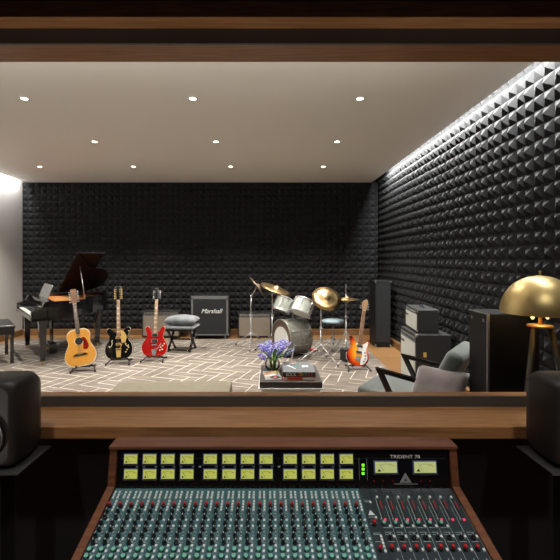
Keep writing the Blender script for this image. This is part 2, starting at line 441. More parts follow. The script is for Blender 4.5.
u, t = bx(424.5, 475); text('RIGHT OUTPUT', .0045, con, BT(u, t, .001), 'button_grey')
u, t = bx(405.5, 479); b = B('emblem_grey')
b.t(BT(u, t)).prism([(-.021, -.012), (.021, -.012), (0, .022)], .001); b.box((0, -.0165, .0006), (.085, .0018, .001))
b.m('gap_dark').prism([(-.0045, -.006), (.0045, -.006), (0, .004)], .0016); b.done('triangle_emblem', con)
u, t = bx(363, 467); b = B('emblem_grey'); b.t(BT(u, t)); b.box((-.014, -.006, .001), (.0012, .075, .001)); b.box((.014, -.006, .001), (.0012, .075, .001)); b.done('level_scale', con)
for y in (465, 469, 473.3):
    u, t = bx(363, y); b = B('led_green'); b.t(BT(u, t)).box((0, 0, .0015), (.009, .008, .003)); b.done('green_lamp', con)
for x in (374, 383, 393, 421, 430):
    u, t = bx(x, 481); b = B('knob_red'); b.t(BT(u, t)).box((0, 0, .0012), (.003, .003, .002)); b.done('red_lamp', con)
dot = None  # teal dots that imitate reflections in the glossy meter panel
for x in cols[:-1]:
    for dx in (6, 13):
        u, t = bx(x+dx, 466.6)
        if dot is None: dot = B('legend').box((0, 0, .0008), (.008, .0045, .001)).done('reflection_dot', con); dot.matrix_local = BT(u, t)
        else: o = inst(dot, 'reflection_dot', con, (0, 0, 0)); o.matrix_local = BT(u, t)

# channel strips
P_ = .0361
def knob(m, r, h, cap):
    b = B('knob_black'); b.lathe([(r*1.15, 0), (r*1.1, h*.45), (r*.9, h*.5)], 10); b.m(m).lathe([(r*.9, h*.45), (r*.82, h*.95), (r*.6, h)], 10)
    b.m(cap).box((0, r*.4, h+.0003), (r*.3, r*.8, .0008)); return b
protos = {}
hid = []
def proto(key, b):
    o = b.done(key); hid.append(o); protos[key] = o
proto('red_knob', knob('knob_red', .0060, .018, 'knob_red'))
proto('black_knob', knob('knob_black', .0062, .016, 'button_white'))
proto('green_knob', knob('knob_green', .0078, .009, 'button_grey'))
proto('teal_knob', knob('knob_green', .0068, .012, 'button_grey'))
proto('push_button', B('button_white').box((0, 0, .003), (.0068, .0088, .006), bev=.0008))
proto('grey_button', B('button_grey').box((0, 0, .003), (.0048, .0062, .006), bev=.0006))
proto('led', B('led_red').box((0, 0, .002), (.0068, .006, .004), bev=.0006))
proto('fader_cap', B('knob_black').box((0, 0, .005), (.012, .026, .01), bev=.002).m('white').box((0, 0, .0102), (.012, .0018, .0006)))
def put(key, parent, u, s, name=None, rz=0):
    return inst(protos[key], name or key, parent, (u, -s, 0), (0, 0, rz))
def strip_root(u0, name):
    g = bpy.data.objects.new(name, None); C.objects.link(g); g.parent = con; g.location = SM(u0, 0); g.rotation_euler = ROTS; return g
U0 = -.5510
for c in range(24):
    g = strip_root(U0+c*P_, 'channel_strip')
    b = B('panel_teal'); b.box((P_/2, -LEN/2, -.003), (P_-.0014, LEN-.004, .006))
    b.m('gap_dark').box((P_-.0002, -LEN/2, -.004), (.0014, LEN-.004, .006))
    b.m('legend')
    for q, s in enumerate([.045, .088, .113, .137, .163, .188, .212, .233, .253, .272, .30]):
        b.box((.010+.016*(q % 2), -s, .0003), (.008, .0012, .0006)); b.box((.028, -s-.006, .0003), (.006, .001, .0006))
        b.box((.0155, -s+.004, .0003), (.001, .006, .0006))
    b.m('gap_dark').box((.018, -.45, .0004), (.003, .12, .0008))
    b.done('faceplate', g)
    for s in (.024, .036, .048):
        for u in (.010, .025): put('push_button', g, u, s, 'push_button')
    put('red_knob', g, .011, .083, 'red_knob')
    for s in (.064, .076, .088, .100): put('push_button', g, .027, s, 'push_button')
    for q, s in enumerate((.107, .130, .153, .176, .199, .222)):
        put('black_knob', g, .010 if q % 2 == 0 else .013, s, 'rotary_knob')
        put('push_button' if q % 3 else 'grey_button', g, .027, s+.010, 'push_button')
        if q % 2: put('grey_button', g, .0225, s-.002, 'push_button')
    for s in (.2445, .2665): put('green_knob', g, .011, s, 'green_knob')
    put('push_button', g, .027, .250); put('push_button', g, .027, .270)
    for s in (.295, .325): put('black_knob', g, .012, s, 'rotary_knob')
    put('fader_cap', g, .018, .43+.03*math.sin(c*1.7), 'fader_cap')
UM = U0+24*P_
g = strip_root(UM, 'master_strip'); WM = .038
b = B('panel_slate'); b.box((WM/2, -LEN/2, -.003), (WM-.0014, LEN-.004, .006)); b.m('gap_dark').box((WM-.0002, -LEN/2, -.004), (.0014, LEN-.004, .006))
b.m('button_white').prism([(.010-.002, -.117), (.030, -.117), (.019, -.096)], .0008)
b.m('legend')
for s in (.055, .062, .125, .15, .185, .19, .215, .24): b.box((.018, -s, .0003), (.022, .0012, .0006))
b.done('faceplate', g)
put('push_button', g, .026, .068); put('red_knob', g, .018, .155); put('push_button', g, .03, .13, 'push_button')
for s in (.20, .212, .224, .236, .25): put('push_button', g, .028, s, 'push_button')
put('red_knob', g, .014, .245)
UG = UM+WM; PG = (.674-.028-UG)/8
for c in range(8):
    g = strip_root(UG+c*PG, 'group_strip')
    b = B('panel_slate'); b.box((PG/2, -LEN/2, -.003), (PG-.0014, LEN-.004, .006)); b.m('legend').box((PG-.0004, -LEN/4-.03, -.0002), (.0009, .20, .0012))
    b.m('gap_dark').box((PG*.45, -.088, .0004), (.005, .082, .0008)); b.m('knob_red').box((PG*.62, -.075, .0006), (.0025, .035, .0008))
    b.m('legend').box((PG*.3, -.088, .0004), (.0012, .085, .0008))
    if c < 6: b.box((PG*.4, -.165, .0004), (.018, .0012, .0008))
    for s in (.182, .19, .215): b.box((PG*.5, -s, .0004), (.022, .001, .0008))
    b.done('faceplate', g)
    put('push_button', g, PG*.45, .045, 'slider_cap')
    put('led', g, PG*.55, .136, 'red_lamp'); put('grey_button', g, PG*.22, .136)
    if c < 6: put('teal_knob', g, PG*.32, .153, 'green_knob'); put('push_button', g, PG*.78, .163)
    put('black_knob', g, PG*.45, .205, 'rotary_knob'); put('push_button', g, PG*.82, .200)
    put('red_knob', g, PG*.3, .243); put('push_button', g, PG*.8, .245)
    put('black_knob', g, PG*.4, .29, 'rotary_knob'); put('fader_cap', g, PG*.5, .44, 'fader_cap')
for o in hid: bpy.data.objects.remove(o)

# ------------------------------------------------------------------ studio monitors on stands
def monitor(side, xin):
    s = -1 if side == 'left' else 1
    X = xin+s*.12
    st = thing('speaker_stand', f'dark metal speaker stand at the {side} end of the mixing console', 'stand', (X, 1.585, 0), 0, 'speaker stands')
    b = B('stand_grey'); b.box((-s*.012, -.004, .762), (.262, .222, .008), bev=.002); b.done('top_plate', st)
    b = B('black_wall'); b.box((0, 0, .39), (.07, .09, .74), bev=.005); b.done('column', st)
    b = B('black_wall'); b.box((0, -.02, .012), (.26, .24, .024), bev=.005); b.done('base_plate', st)
    SCZ = .92; t = thing('monitor_speaker', f'dark grey rounded studio monitor to the {side} of the mixing console', 'speaker', (X, 1.59, .766), 0, 'studio monitors')
    b = B('monitor_grey')
    rings = []
    # rounded cabinet, tapering towards the rear
    def ring(y, wx, z0, z1, r):
        pts = []
        for (sx, sz, a0) in ((1, 1, 0), (-1, 1, 90), (-1, -1, 180), (1, -1, 270)):
            for k in range(6):
                a = R(a0+k*18); cxx = sx*(wx/2-r); cz = (z1-r) if sz > 0 else (z0+r)
                pts.append((cxx+r*math.cos(a), y, (cz+r*math.sin(a))*SCZ))
        return [b.bm.verts.new(p) for p in pts]
    spec = [(-.104, .19, .03, .325, .035), (-.10, .215, .018, .338, .035), (-.085, .236, .010, .347, .03), (0, .240, .008, .350, .03), (.05, .236, .008, .346, .035), (.09, .215, .012, .325, .04), (.103, .17, .03, .30, .045)]
    R_ = [ring(*q) for q in spec]
    for p, q in zip(R_, R_[1:]):
        for k in range(24): b.bm.faces.new((p[k], p[(k+1) % 24], q[(k+1) % 24], q[k])).smooth = True
    b.bm.faces.new(R_[0]); b.bm.faces.new(R_[-1][::-1])
    b.lathe([(.02, 0), (.02, .012)], 10, Matrix.Translation((-.07, -.05, -.001))).lathe([(.02, 0), (.02, .012)], 10, Matrix.Translation((.07, -.05, -.001)))
    b.lathe([(.02, 0), (.02, .012)], 10, Matrix.Translation((-.07, .05, -.001))).lathe([(.02, 0), (.02, .012)], 10, Matrix.Translation((.07, .05, -.001)))
    b.done('cabinet', t)
    TF = Matrix.Rotation(PI/2, 4, 'X')
    b = B('monitor_cone'); b.lathe([(.088, .0), (.088, .006), (.078, .008), (.074, .002), (.03, -.004+.006), (.024, .010), (0, .012)], 28, Matrix.Translation((0, -.103, .125)) @ TF); b.done('woofer', t)
    b = B('monitor_cone'); b.lathe([(.05, .0), (.05, .004), (.02, -.001+.004), (.012, .006), (0, .008)], 24, Matrix.Translation((0, -.103, .245)) @ TF); b.done('tweeter', t)
monitor('left', -.915); monitor('right', 1.025)

# ------------------------------------------------------------------ grand piano
pn = thing('grand_piano', 'glossy black baby grand piano with its lid propped open', 'piano', (-3.70, 6.45, .013), R(38.1)); pn.scale = (1, 1.05, .96)
def arc(cx_, cy_, r, a0, a1, n=8): return [(cx_+r*math.cos(R(a0+(a1-a0)*k/n)), cy_+r*math.sin(R(a0+(a1-a0)*k/n))) for k in range(n+1)]
def bez(p0, p1, p2, p3, n=8):
    return [tuple(((1-t)**3*p0[i]+3*(1-t)**2*t*p1[i]+3*(1-t)*t*t*p2[i]+t**3*p3[i]) for i in (0, 1)) for t in [k/n for k in range(n+1)]]
tail = bez((.40, -.74), (.72, -.74), (.62, -.22), (.92, -.20), 10) + bez((.92, -.20), (1.20, -.16), (1.22, .20), (1.20, .42), 8)[1:] + bez((1.20, .42), (1.18, .66), (1.02, .74), (.85, .74), 6)[1:]
outl = [(.07, -.74)] + tail + [(.07, .74)]
def inset(pts, d, c=(.5, .15)):
    return [(c[0]+(x-c[0])*(1-d/.7), c[1]+(y-c[1])*(1-d/.7)) for x, y in pts]
b = B('black_gloss')
inn = inset(outl, .035)
n = len(outl)
vo = [[b.bm.verts.new((x, y, z)) for x, y in P] for P, z in ((outl, .66), (outl, .93), (inn, .93), (inn, .66))]
for p, q in zip(vo, vo[1:]):
    for k in range(n): b.bm.faces.new((p[k], p[(k+1) % n], q[(k+1) % n], q[k]))
b.bm.faces.new(vo[0][::-1]); b.done('rim', pn)
b = B('plate_copper'); b.prism(inset(outl, .045), .02, Matrix.Translation((0, 0, .86))); b.m('gold')
for k in range(9): b.cyl((.16, -.6+k*.14, .885), (.55+.06*k, -.30+k*.09, .885), .004, seg=5)
b.done('string_plate', pn)
b = B('black_gloss'); b.box((.01, 0, .675), (.25, 1.48, .05), bev=.005); b.box((-.105, 0, .70), (.03, 1.32, .03), bev=.003); b.done('keybed', pn)
for s in (-1, 1):
    b = B('black_gloss'); b.prism([(-.12, .65), (.10, .65), (.10, .93), (.05, .93), (-.0, .83), (-.12, .80)], .09, Matrix.Translation((0, s*.695+.045, 0)) @ FRONT, bev=.008); b.done('arm', pn)
b = B('black_gloss'); b.box((.085, 0, .82), (.025, 1.30, .22)); b.box((.12, 0, .925), (.10, 1.42, .016)); b.done('fallboard', pn)
b = B('ivory'); b.box((-.015, 0, .715), (.15, 1.22, .022))
b.m('black_satin')
for k in range(1, 52): b.box((-.015, -.61+k*1.22/52, .7262), (.15, .0015, .0006))
b.done('white_keys', pn)['kind'] = 'stuff'
b = B('black_satin')
for k in range(1, 52):
    if (k % 7) not in (0, 3): b.box((.015, -.61+k*1.22/52, .733), (.095, .011, .014), bev=.002)
b.done('black_keys', pn)['kind'] = 'stuff'
b = B('piping_grey'); b.T = Matrix.Translation((.12, -.02, .99)) @ Matrix.Rotation(R(-62), 4, 'Y').inverted()
b.T = Matrix.Translation((.15, .0, .935)) @ Matrix.Rotation(R(20), 4, 'Y') @ Matrix(((0, 0, 1, 0), (1, 0, 0, 0), (0, 1, 0, 0), (0, 0, 0, 1)))
b.prism([(-.33, 0), (.33, 0)] + arc(.27, .17, .06, 0, 90, 5) + arc(-.27, .17, .06, 90, 180, 5), .014, bev=.003); b.done('music_desk', pn)
for (lx, ly) in ((.03, -.66), (.03, .66), (1.02, .18)):
    b = B('black_gloss'); b.lathe([(.042, .05), (.050, .12), (.066, .50), (.072, .60), (.085, .66)], 4, Matrix.Translation((lx, ly, 0)) @ Matrix.Rotation(PI/4, 4, 'Z'), smooth=False)
    b.done('leg', pn)
    b = B('gold'); b.cyl((lx-.012, ly, .025), (lx+.012, ly, .025), .025, seg=12); b.box((lx, ly, .045), (.03, .03, .02)); b.done('caster', pn)
b = B('black_gloss'); b.box((.28, 0, .40), (.03, .05, .50)); b.box((.28, .09, .40), (.03, .03, .50)); b.box((.28, 0.04, .14), (.10, .30, .07), bev=.01)
b.m('gold')
for k in (-1, 0, 1): b.box((.20, .04+k*.07, .08), (.10, .025, .01))
b.m('black_gloss').box((.28, .04, .06), (.10, .26, .09))
b.done('pedal_lyre', pn)
# lid, hinged on the straight far side
TL = Matrix.Translation((0, .74, .94)) @ Matrix.Rotation(R(-29), 4, 'X') @ Matrix.Translation((0, -.74, 0))
lid = [(.52, .74), (.52, -.74)] + [(x+.02, y-.02) for x, y in tail[5:]] 
TL = Matrix.Translation((0, .74, .94)) @ Matrix.Rotation(R(-29), 4, 'X') @ Matrix.Translation((0, -.74, 0))
b = B('lid_black'); b.T = TL; b.prism(lid, .02, bev=.003); b.done('lid', pn)
b = B('lid_black'); b.T = TL; b.box((.74, -.02, .036), (.40, 1.34, .018), bev=.003)
b.done('folded_flap', pn)
pz = TL @ Vector((.62, -.42, 0))
b = B('steel'); b.cyl((.62, -.60, .925), pz, .008, .008, 8); b.done('lid_prop', pn)

# piano bench
bn = thing('piano_bench', 'black padded piano bench in front of the keyboard', 'bench', (-4.05, 6.18, .013), R(38.1))
b = B('black_satin'); b.box((0, 0, .46), (.34, .76, .08), bev=.006); b.done('frame', bn)
b = B('black_satin'); b.box((0, 0, .525), (.36, .78, .055), bev=.02, seg=3); b.done('seat', bn)
for sx in (-1, 1):
    for sy in (-1, 1):
        b = B('black_gloss'); b.box((sx*.14, sy*.34, .21), (.045, .045, .42), bev=.004); b.done('leg', bn)

# ------------------------------------------------------------------ guitars
def mirror(pts): return pts + [(-x, y) for x, y in pts[::-1]]
def smooth_closed(pts, sub=4):
    n = len(pts); out = []
    for i in range(n):
        p0, p1, p2, p3 = pts[i-1], pts[i], pts[(i+1) % n], pts[(i+2) % n]
        for k in range(sub):
            t = k/sub
            out.append(tuple(.5*((2*p1[j])+(-p0[j]+p2[j])*t+(2*p0[j]-5*p1[j]+4*p2[j]-p3[j])*t*t+(-p0[j]+3*p1[j]-3*p2[j]+p3[j])*t**3) for j in (0, 1)))
    return out
UP = Matrix(((1, 0, 0, 0), (0, 0, 1, 0), (0, 1, 0, 0), (0, 0, 0, 1)))     # xy outline -> x,z ; extrude -> +y
def slab(b, pts, y0, y1, bev=0, smooth=True):   # outline(x,z) between y0 (front) and y1
    b.prism(pts, y1-y0, Matrix.Translation((0, y0, 0)) @ UP, bev, smooth); return b
def neck_parts(g, z0, z1, wd0, wd1, yf, wood, board, inlay, head_pts, head_m, peg_m, peg_rows, strings=6, headw=.04, sz0=.12, binding=False, frets=18):
    b = B(wood); slab(b, [(-wd0/2, z0), (wd0/2, z0), (wd1/2, z1), (-wd1/2, z1)], yf+.006, yf+.024, .003); b.done('neck', g)
    b = B(board); slab(b, [(-wd0/2, z0-.05), (wd0/2, z0-.05), (wd1/2, z1), (-wd1/2, z1)], yf, yf+.006)
    b.m('steel')
    for k in range(frets):
        z = z1-(z1-z0+.04)*(1-2**(-k/9.))*1.33
        if z < z0-.05: break
        b.box((0, yf-.0008, z), (wd1*.95+(wd0-wd1)*(z1-z)/(z1-z0)*.9, .0016, .0022))
    if inlay:
        b.m('ivory')
        for k in (3, 5, 7, 9, 12, 15):
            z = z1-(z1-z0+.04)*(1-2**(-(k-.5)/9.))*1.33
            if inlay == 'block': b.box((0, yf-.0004, z), (wd1*.74, .0014, .022))
            else: b.lathe([(.004, 0), (.004, .0008)], 8, Matrix.Translation((0, yf-.0002, z)) @ FRONT)
    b.done('fretboard', g)
    b = B(head_m); hz = [(x, z1+z) for x, z in head_pts]; slab(b, hz, yf+.004, yf+.020, .002); b.m('ivory').box((0, yf+.001, z1), (wd1, .008, .005)); b.done('headstock', g)
    for (hx, hzz, dx) in peg_rows:
        b = B(peg_m); b.cyl((hx, yf+.004, z1+hzz), (hx, yf-.006, z1+hzz), .0045, seg=8); b.box((hx+dx*.55, yf+.012, z1+hzz), (abs(dx), .006, .006)); b.box((hx+dx*1.3, yf+.012, z1+hzz), (.017, .009, .015), bev=.002); b.done('tuning_peg', g)
    b = B('steel')
    for k in range(strings):
        q = (k-(strings-1)/2)/(strings-1)
        b.cyl((q*wd0*1.05, yf-.008, sz0), (q*wd1*.85, yf-.004, z1), .0004, seg=4)
    b.done('strings', g)
def gtr(name, label, loc, lean, roll, yaw):
    m = Matrix.Rotation(yaw, 3, 'Z') @ Matrix.Rotation(roll, 3, 'Y') @ Matrix.Rotation(-lean, 3, 'X')
    return thing(name, label, 'guitar', loc, rot=m.to_euler())
def gstand(loc, yaw, wd, label, dep, z, lean):
    t = thing('guitar_stand', label, 'guitar stand', loc, yaw, 'guitar stands')
    for s in (-1, 1):
        b = B('black_satin'); b.tube([(s*wd, -.13, .012), (s*wd*.8, 0, .05), (s*wd*.75, .17, .012)], .008)
        b.cyl((s*wd, -.13, .0), (s*wd, -.13, .028), .013, seg=8); b.cyl((s*wd*.75, .17, 0), (s*wd*.75, .17, .026), .012, seg=8); b.done('leg', t)
        b = B('black_satin'); b.tube([(s*wd*.8, 0.0, .05), (s*wd*.55, -.02, z-.012), (s*wd*.55, -.02-dep, z-.016), (s*wd*.55, -.03-dep, z+.02)], .007); b.done('cradle_arm', t)
    b = B('black_satin'); b.tube([(-wd*.8, 0, .05), (wd*.8, 0, .05)], .009); b.tube([(0, 0, .05), (0, .03+.3*math.tan(lean)+.02, .33)], .008); b.tube([(-.07, .045+.3*math.tan(lean), .33), (.07, .045+.3*math.tan(lean), .33)], .008); b.done('back_rest', t)
# acoustic
Lz = .085
g = gtr('acoustic_guitar', 'twelve-string acoustic guitar with natural spruce top and red pickguard', (px(82, 5.55), 5.55, Lz), R(13), R(-8.5), R(16))
half = [(0, 0), (.10, .004), (.165, .045), (.197, .125), (.182, .20), (.146, .275), (.135, .325), (.146, .385), (.138, .445), (.10, .485), (.04, .497)]
out = smooth_closed(half + [(-x, y) for x, y in half[:0:-1]])
b = B('rosewood'); slab(b, out, .004, .115, .004); b.done('body', g)
b = B('cream_binding'); slab(b, [(x*1.008, y*1.0+(-.002 if y < .2 else .002)) for x, y in out], .0, .006); b.done('binding', g)
b = B('spruce'); slab(b, [(x*.975, .012+y*.955) for x, y in out], -.003, .0)
b.m('black_satin').lathe([(.050, 0), (.050, .0012)], 28, Matrix.Translation((0, -.0032, .335)) @ FRONT)
b.m('cream_binding').lathe([(.056, 0), (.056, .0006)], 28, Matrix.Translation((0, -.0032, .335)) @ FRONT); b.done('soundboard', g)
b = B('tortoise'); slab(b, smooth_closed([(.035, .375), (.075, .372), (.10, .32), (.115, .255), (.09, .215), (.045, .225), (.050, .29), (.052, .33)], 3), -.0055, -.003); b.done('pickguard', g)
b = B('black_satin'); slab(b, smooth_closed([(-.082, .155), (-.05, .170), (.05, .170), (.082, .155), (.078, .143), (-.078, .143)], 3), -.012, -.003); b.m('ivory').box((0, -.0135, .164), (.07, .004, .004)); b.done('bridge', g)
pegs = [(s*.024, .03+.028*k, s*.024) for s in (-1, 1) for k in range(6)]
neck_parts(g, .48, .845, .052, .044, -.009, 'neck_wood', 'fretboard', 'dot', [(-.024, 0), (.024, 0), (.038, .03), (.036, .205), (-.036, .205), (-.038, .03)], 'neck_wood', 'chrome', pegs, 12, sz0=.16)
gstand((px(82, 5.55)-.0, 5.62, .0135), R(16), .15, 'black folding stand under the twelve-string acoustic guitar', .12, Lz, R(13))
# black hollow body
Y = 5.95
g = gtr('hollow_body_guitar', 'black hollow-body electric guitar with gold pickguard and hardware', (px(118.8, Y), Y, .085), R(12), R(-4), R(4))
hb = [(0, 0), (.10, .004), (.168, .045), (.192, .12), (.178, .20), (.140, .262), (.128, .300), (.140, .345), (.168, .395), (.160, .430), (.125, .440), (.085, .410), (.055, .375), (.030, .385)]
out = smooth_closed(hb + [(-x, y) for x, y in hb[::-1] if x > 0])
b = B('black_gloss'); slab(b, out, .0, .06, .005); b.done('body', g)
b = B('cream_binding'); slab(b, [(x*1.015, .22+(y-.22)*1.012) for x, y in out], .006, .012); b.done('binding', g)
b = B('gold'); slab(b, smooth_closed([(.030, .40), (.075, .385), (.115, .31), (.10, .25), (.055, .215), (.038, .25), (.036, .32)], 3), -.010, -.006); b.done('pickguard', g)
for z in (.300, .205):
    b = B('gold'); b.box((0, -.008, z), (.075, .012, .034), bev=.002); b.m('black_satin').box((0, -.0145, z), (.05, .002, .010)); b.done('pickup', g)
b = B('gold'); slab(b, [(-.035, .125), (.035, .125), (.028, .02), (-.028, .02)], -.010, -.002); b.box((0, -.012, .14), (.08, .01, .012)); b.cyl((.02, -.014, .13), (.05, -.022, .20), .004, seg=6); b.done('tailpiece', g)
for s in (-1, 1):
    b = B('cream_binding'); pts = [(s*.085, -.0015, .27), (s*.098, -.0015, .25), (s*.09, -.0015, .22), (s*.105, -.0015, .18), (s*.13, -.0015, .165), (s*.138, -.0015, .19)]
    b.tube(pts, .0045, 5); b.done('sound_hole', g)
for (kx, kz) in ((.10, .20), (.12, .12), (.10, .09), (.14, .15), (.145, .385)):
    b = B('gold'); b.lathe([(.011, 0), (.009, .012)], 10, Matrix.Translation((kx, -.001, kz)) @ FRONT); b.done('control_knob', g)
pegs = [(s*.026, .025+.026*k, s*.020) for s in (-1, 1) for k in range(6)]
hd = [(-.022, 0), (.022, 0), (.038, .03), (.040, .16), (.045, .19), (.02, .205), (0, .198), (-.02, .205), (-.045, .19), (-.040, .16), (-.038, .03)]
neck_parts(g, .37, .845, .050, .042, -.012, 'maple', 'maple', 'block', hd, 'black_gloss', 'gold', pegs, 12, sz0=.12)
b = B('cream_binding'); slab(b, [(x*1.06, .845+y*1.01) for x, y in hd], .0005-.004, .0045-.003); b.done('headstock_binding', g)
gstand((px(118.8, Y), Y+.05, .0135), R(4), .16, 'black folding stand under the black hollow-body guitar', .07, .085, R(12))
# red semi-hollow
Y = 6.10
g = gtr('semi_hollow_guitar', 'glossy cherry red semi-hollow electric guitar with two pointed horns', (px(154, Y), Y, .085), R(12), R(-1.5), R(-4))
sh = [(0, 0), (.10, .004), (.165, .045), (.190, .12), (.178, .19), (.140, .245), (.122, .290), (.128, .340), (.145, .390), (.138, .425), (.112, .435), (.085, .405), (.060, .355), (.030, .345)]
out = smooth_closed(sh + [(-x, y) for x, y in sh[::-1] if x > 0])
b = B('red_gloss'); slab(b, out, .0, .045, .005); b.done('body', g)
b = B('cream_binding'); slab(b, [(x*1.014, .22+(y-.22)*1.012) for x, y in out], .006, .012); b.done('binding', g)
for z in (.310, .225):
    b = B('chrome'); b.box((0, -.005, z), (.095, .012, .048), bev=.002); b.m('black_satin').box((0, -.0125, z), (.080, .006, .034)); b.done('pickup', g)
b = B('chrome'); b.box((0, -.006, .165), (.085, .012, .014), bev=.002); b.done('bridge', g)
b = B('chrome'); slab(b, [(-.04, .10), (.04, .10), (.022, .01), (-.022, .01)], -.008, -.001); b.tube([(.02, -.014, .10), (.06, -.022, .12), (.105, -.022, .19)], .005, 6); b.done('tailpiece', g)
for s in (-1, 1):
    b = B('black_satin'); b.tube([(s*.098, -.0, .25), (s*.108, -.0, .22), (s*.100, -.0, .18), (s*.112, 0, .155)], .004, 5); b.done('sound_hole', g)
for (kx, kz) in ((.095, .13), (.125, .15), (.12, .10), (.085, .085), (.148, .18)):
    b = B('cream_binding'); b.lathe([(.010, 0), (.008, .012)], 10, Matrix.Translation((kx, -.001, kz)) @ FRONT); b.done('control_knob', g)
hd2 = [(-.022, 0), (.022, 0), (.040, .035), (.038, .15), (.02, .185), (0, .192), (-.02, .185), (-.038, .15), (-.040, .035)]
neck_parts(g, .345, .83, .050, .042, -.010, 'maple', 'maple', 'block', hd2, 'black_gloss', 'chrome', [(s*.026, .03+.026*k, s*.020) for s in (-1, 1) for k in range(5)], 10, sz0=.10)
gstand((px(154, Y), Y+.045, .0135), R(-4), .16, 'black folding stand under the red semi-hollow guitar', .055, .085, R(12))
# sunburst solid body
Y = 5.62
g = gtr('solid_body_guitar', 'sunburst solid-body electric guitar with white pickguard, leaning right on a stand', (px(357, Y), Y, .07), R(14), R(12), R(4))
sb = [(.0, 0), (-.07, .006), (-.13, .04), (-.155, .10), (-.145, .17), (-.118, .225), (-.115, .275), (-.135, .325), (-.150, .365), (-.135, .385), (-.105, .37), (-.07, .325), (-.035, .300),
      (.035, .295), (.06, .305), (.085, .335), (.115, .365), (.130, .36), (.120, .32), (.112, .27), (.118, .22), (.142, .17), (.150, .10), (.125, .04), (.07, .006)]
out = smooth_closed(sb, 3)
b = B('sunburst'); slab(b, out, .0, .038, .004); b.done('body', g)
b = B('pickguard_white'); slab(b, smooth_closed([(.03, .295), (.055, .30), (.108, .345), (.112, .30), (.098, .24), (.105, .19), (.128, .12), (.10, .05), (.05, .02), (.035, .06), (.05, .12), (.045, .18), (.0, .2), (-.02, .24), (-.05, .295)], 3), -.003, .0); b.done('pickguard', g)
for z in (.265, .185):
    b = B('chrome'); b.box((0, -.006, z), (.085, .012, .036), bev=.002); b.m('black_satin').box((0, -.0127, z), (.07, .003, .02)); b.done('pickup', g)
b = B('chrome'); b.box((0, -.006, .10), (.07, .012, .06), bev=.002)
for k in range(6): b.box((-.025+k*.01, -.0135, .10), (.006, .004, .045))
b.done('bridge', g)
for (kx, kz) in ((.085, .19), (.095, .15), (.10, .11), (.085, .075)):
    b = B('black_satin'); b.lathe([(.010, 0), (.008, .012)], 10, Matrix.Translation((kx, -.003, kz)) @ FRONT); b.done('control_knob', g)
hd3 = [(-.021, 0), (.021, 0), (.036, .03), (.040, .09), (.036, .15), (.01, .165), (-.012, .15), (-.034, .13), (-.036, .04)]
neck_parts(g, .30, .76, .054, .043, -.010, 'maple', 'neck_wood', 'dot', hd3, 'maple', 'chrome', [(s*.024, .03+.035*k, s*.022) for s in (-1, 1) for k in range(3)], 6, sz0=.10)
gstand((px(357, Y)+.01, Y+.05, .0135), R(4), .15, 'black folding stand under the sunburst guitar', .055, .07, R(14))

# ------------------------------------------------------------------ amplifiers along the back wall
def combo(name, label, x0, x1, Y, h, dep, grille, rz=0, logo=None, cat='amplifier'):
    xa, xb = px(x0, Y), px(x1, Y); W = xb-xa
    t = thing(name, label, cat, ((xa+xb)/2, Y+dep/2, .0), rz)
    b = B('tolex'); b.box((0, 0, .02+h/2), (W, dep, h), bev=.008); b.done('cabinet', t)
    b = B(grille); b.box((0, -dep/2-.001, .02+h*.44), (W*.92, .012, h*.76)); b.done('grille_cloth', t)
    b = B('piping_grey')
    for sx in (-1, 1): b.box((sx*W*.463, -dep/2-.003, .02+h*.44), (.008, .012, h*.78))
    for sz in (.055, .825): b.box((0, -dep/2-.003, .02+h*sz), (W*.93, .012, .008))
    b.done('piping', t)
    b = B('steel'); b.box((0, -dep/2-.001, .02+h*.90), (W*.9, .006, h*.09)); b.done('control_panel', t)
    for k in range(8):
        b = B('knob_black'); b.lathe([(.009, 0), (.007, .012)], 8, Matrix.Translation((-W*.38+k*W*.085, -dep/2-.003, .02+h*.90)) @ FRONT); b.done('control_knob', t)
    b = B('black_satin'); b.tube([(-.12, 0, .02+h), (-.10, 0, .035+h), (.10, 0, .035+h), (.12, 0, .02+h)], .009); b.done('handle', t)
    for sx in (-1, 1):
        for sy in (-1, 1):
            b = B('black_satin'); b.lathe([(.016, 0), (.018, .024)], 8, Matrix.Translation((sx*W*.42, sy*dep*.35, 0))); b.done('foot', t)
    return t, W
combo('combo_amplifier', 'tan-grilled combo amplifier against the wall behind the red guitar', 142, 180, 7.93, .50, .25, 'grille_tan')
combo('combo_amplifier', 'tan-grilled combo amplifier on the floor behind the drum kit', 238, 271, 7.93, .46, .25, 'grille_tan')
xa, xb = px(190.5, 7.80), px(229, 7.80); W = xb-xa
t = thing('guitar_cabinet', 'large black speaker cabinet with white script logo on its grille', 'speaker cabinet', ((xa+xb)/2, 7.80+.17, 0))
b = B('tolex'); b.box((0, 0, .06+.38), (W, .34, .76), bev=.01); b.done('cabinet', t)
b = B('grille_black'); b.box((0, -.17, .43), (W*.88, .012, .65)); b.done('grille_cloth', t)
b = B('piping_grey')
for sx in (-1, 1): b.box((sx*W*.455, -.174, .43), (W*.045, .014, .69))
b.box((0, -.174, .785), (W*.955, .014, .055)); b.box((0, -.174, .088), (W*.955, .014, .022)); b.done('piping', t)
text('Marshall', .115, t, Matrix.Translation((0.03, -.179, .53)) @ FRONT, 'white', ext=.003, shear=.35, sx=1)
for sx in (-1, 1):
    for sy in (-1, 1):
        b = B('steel'); b.cyl((sx*W*.4-.012, sy*.13, .03), (sx*W*.4+.012, sy*.13, .03), .03, seg=12); b.box((sx*W*.4, sy*.13, .055), (.05, .05, .01)); b.done('caster', t)
        b = B('steel'); b.box((sx*W*.49, sy*.165, .085), (.03, .03, .04), bev=.006); b.done('corner_cap', t)

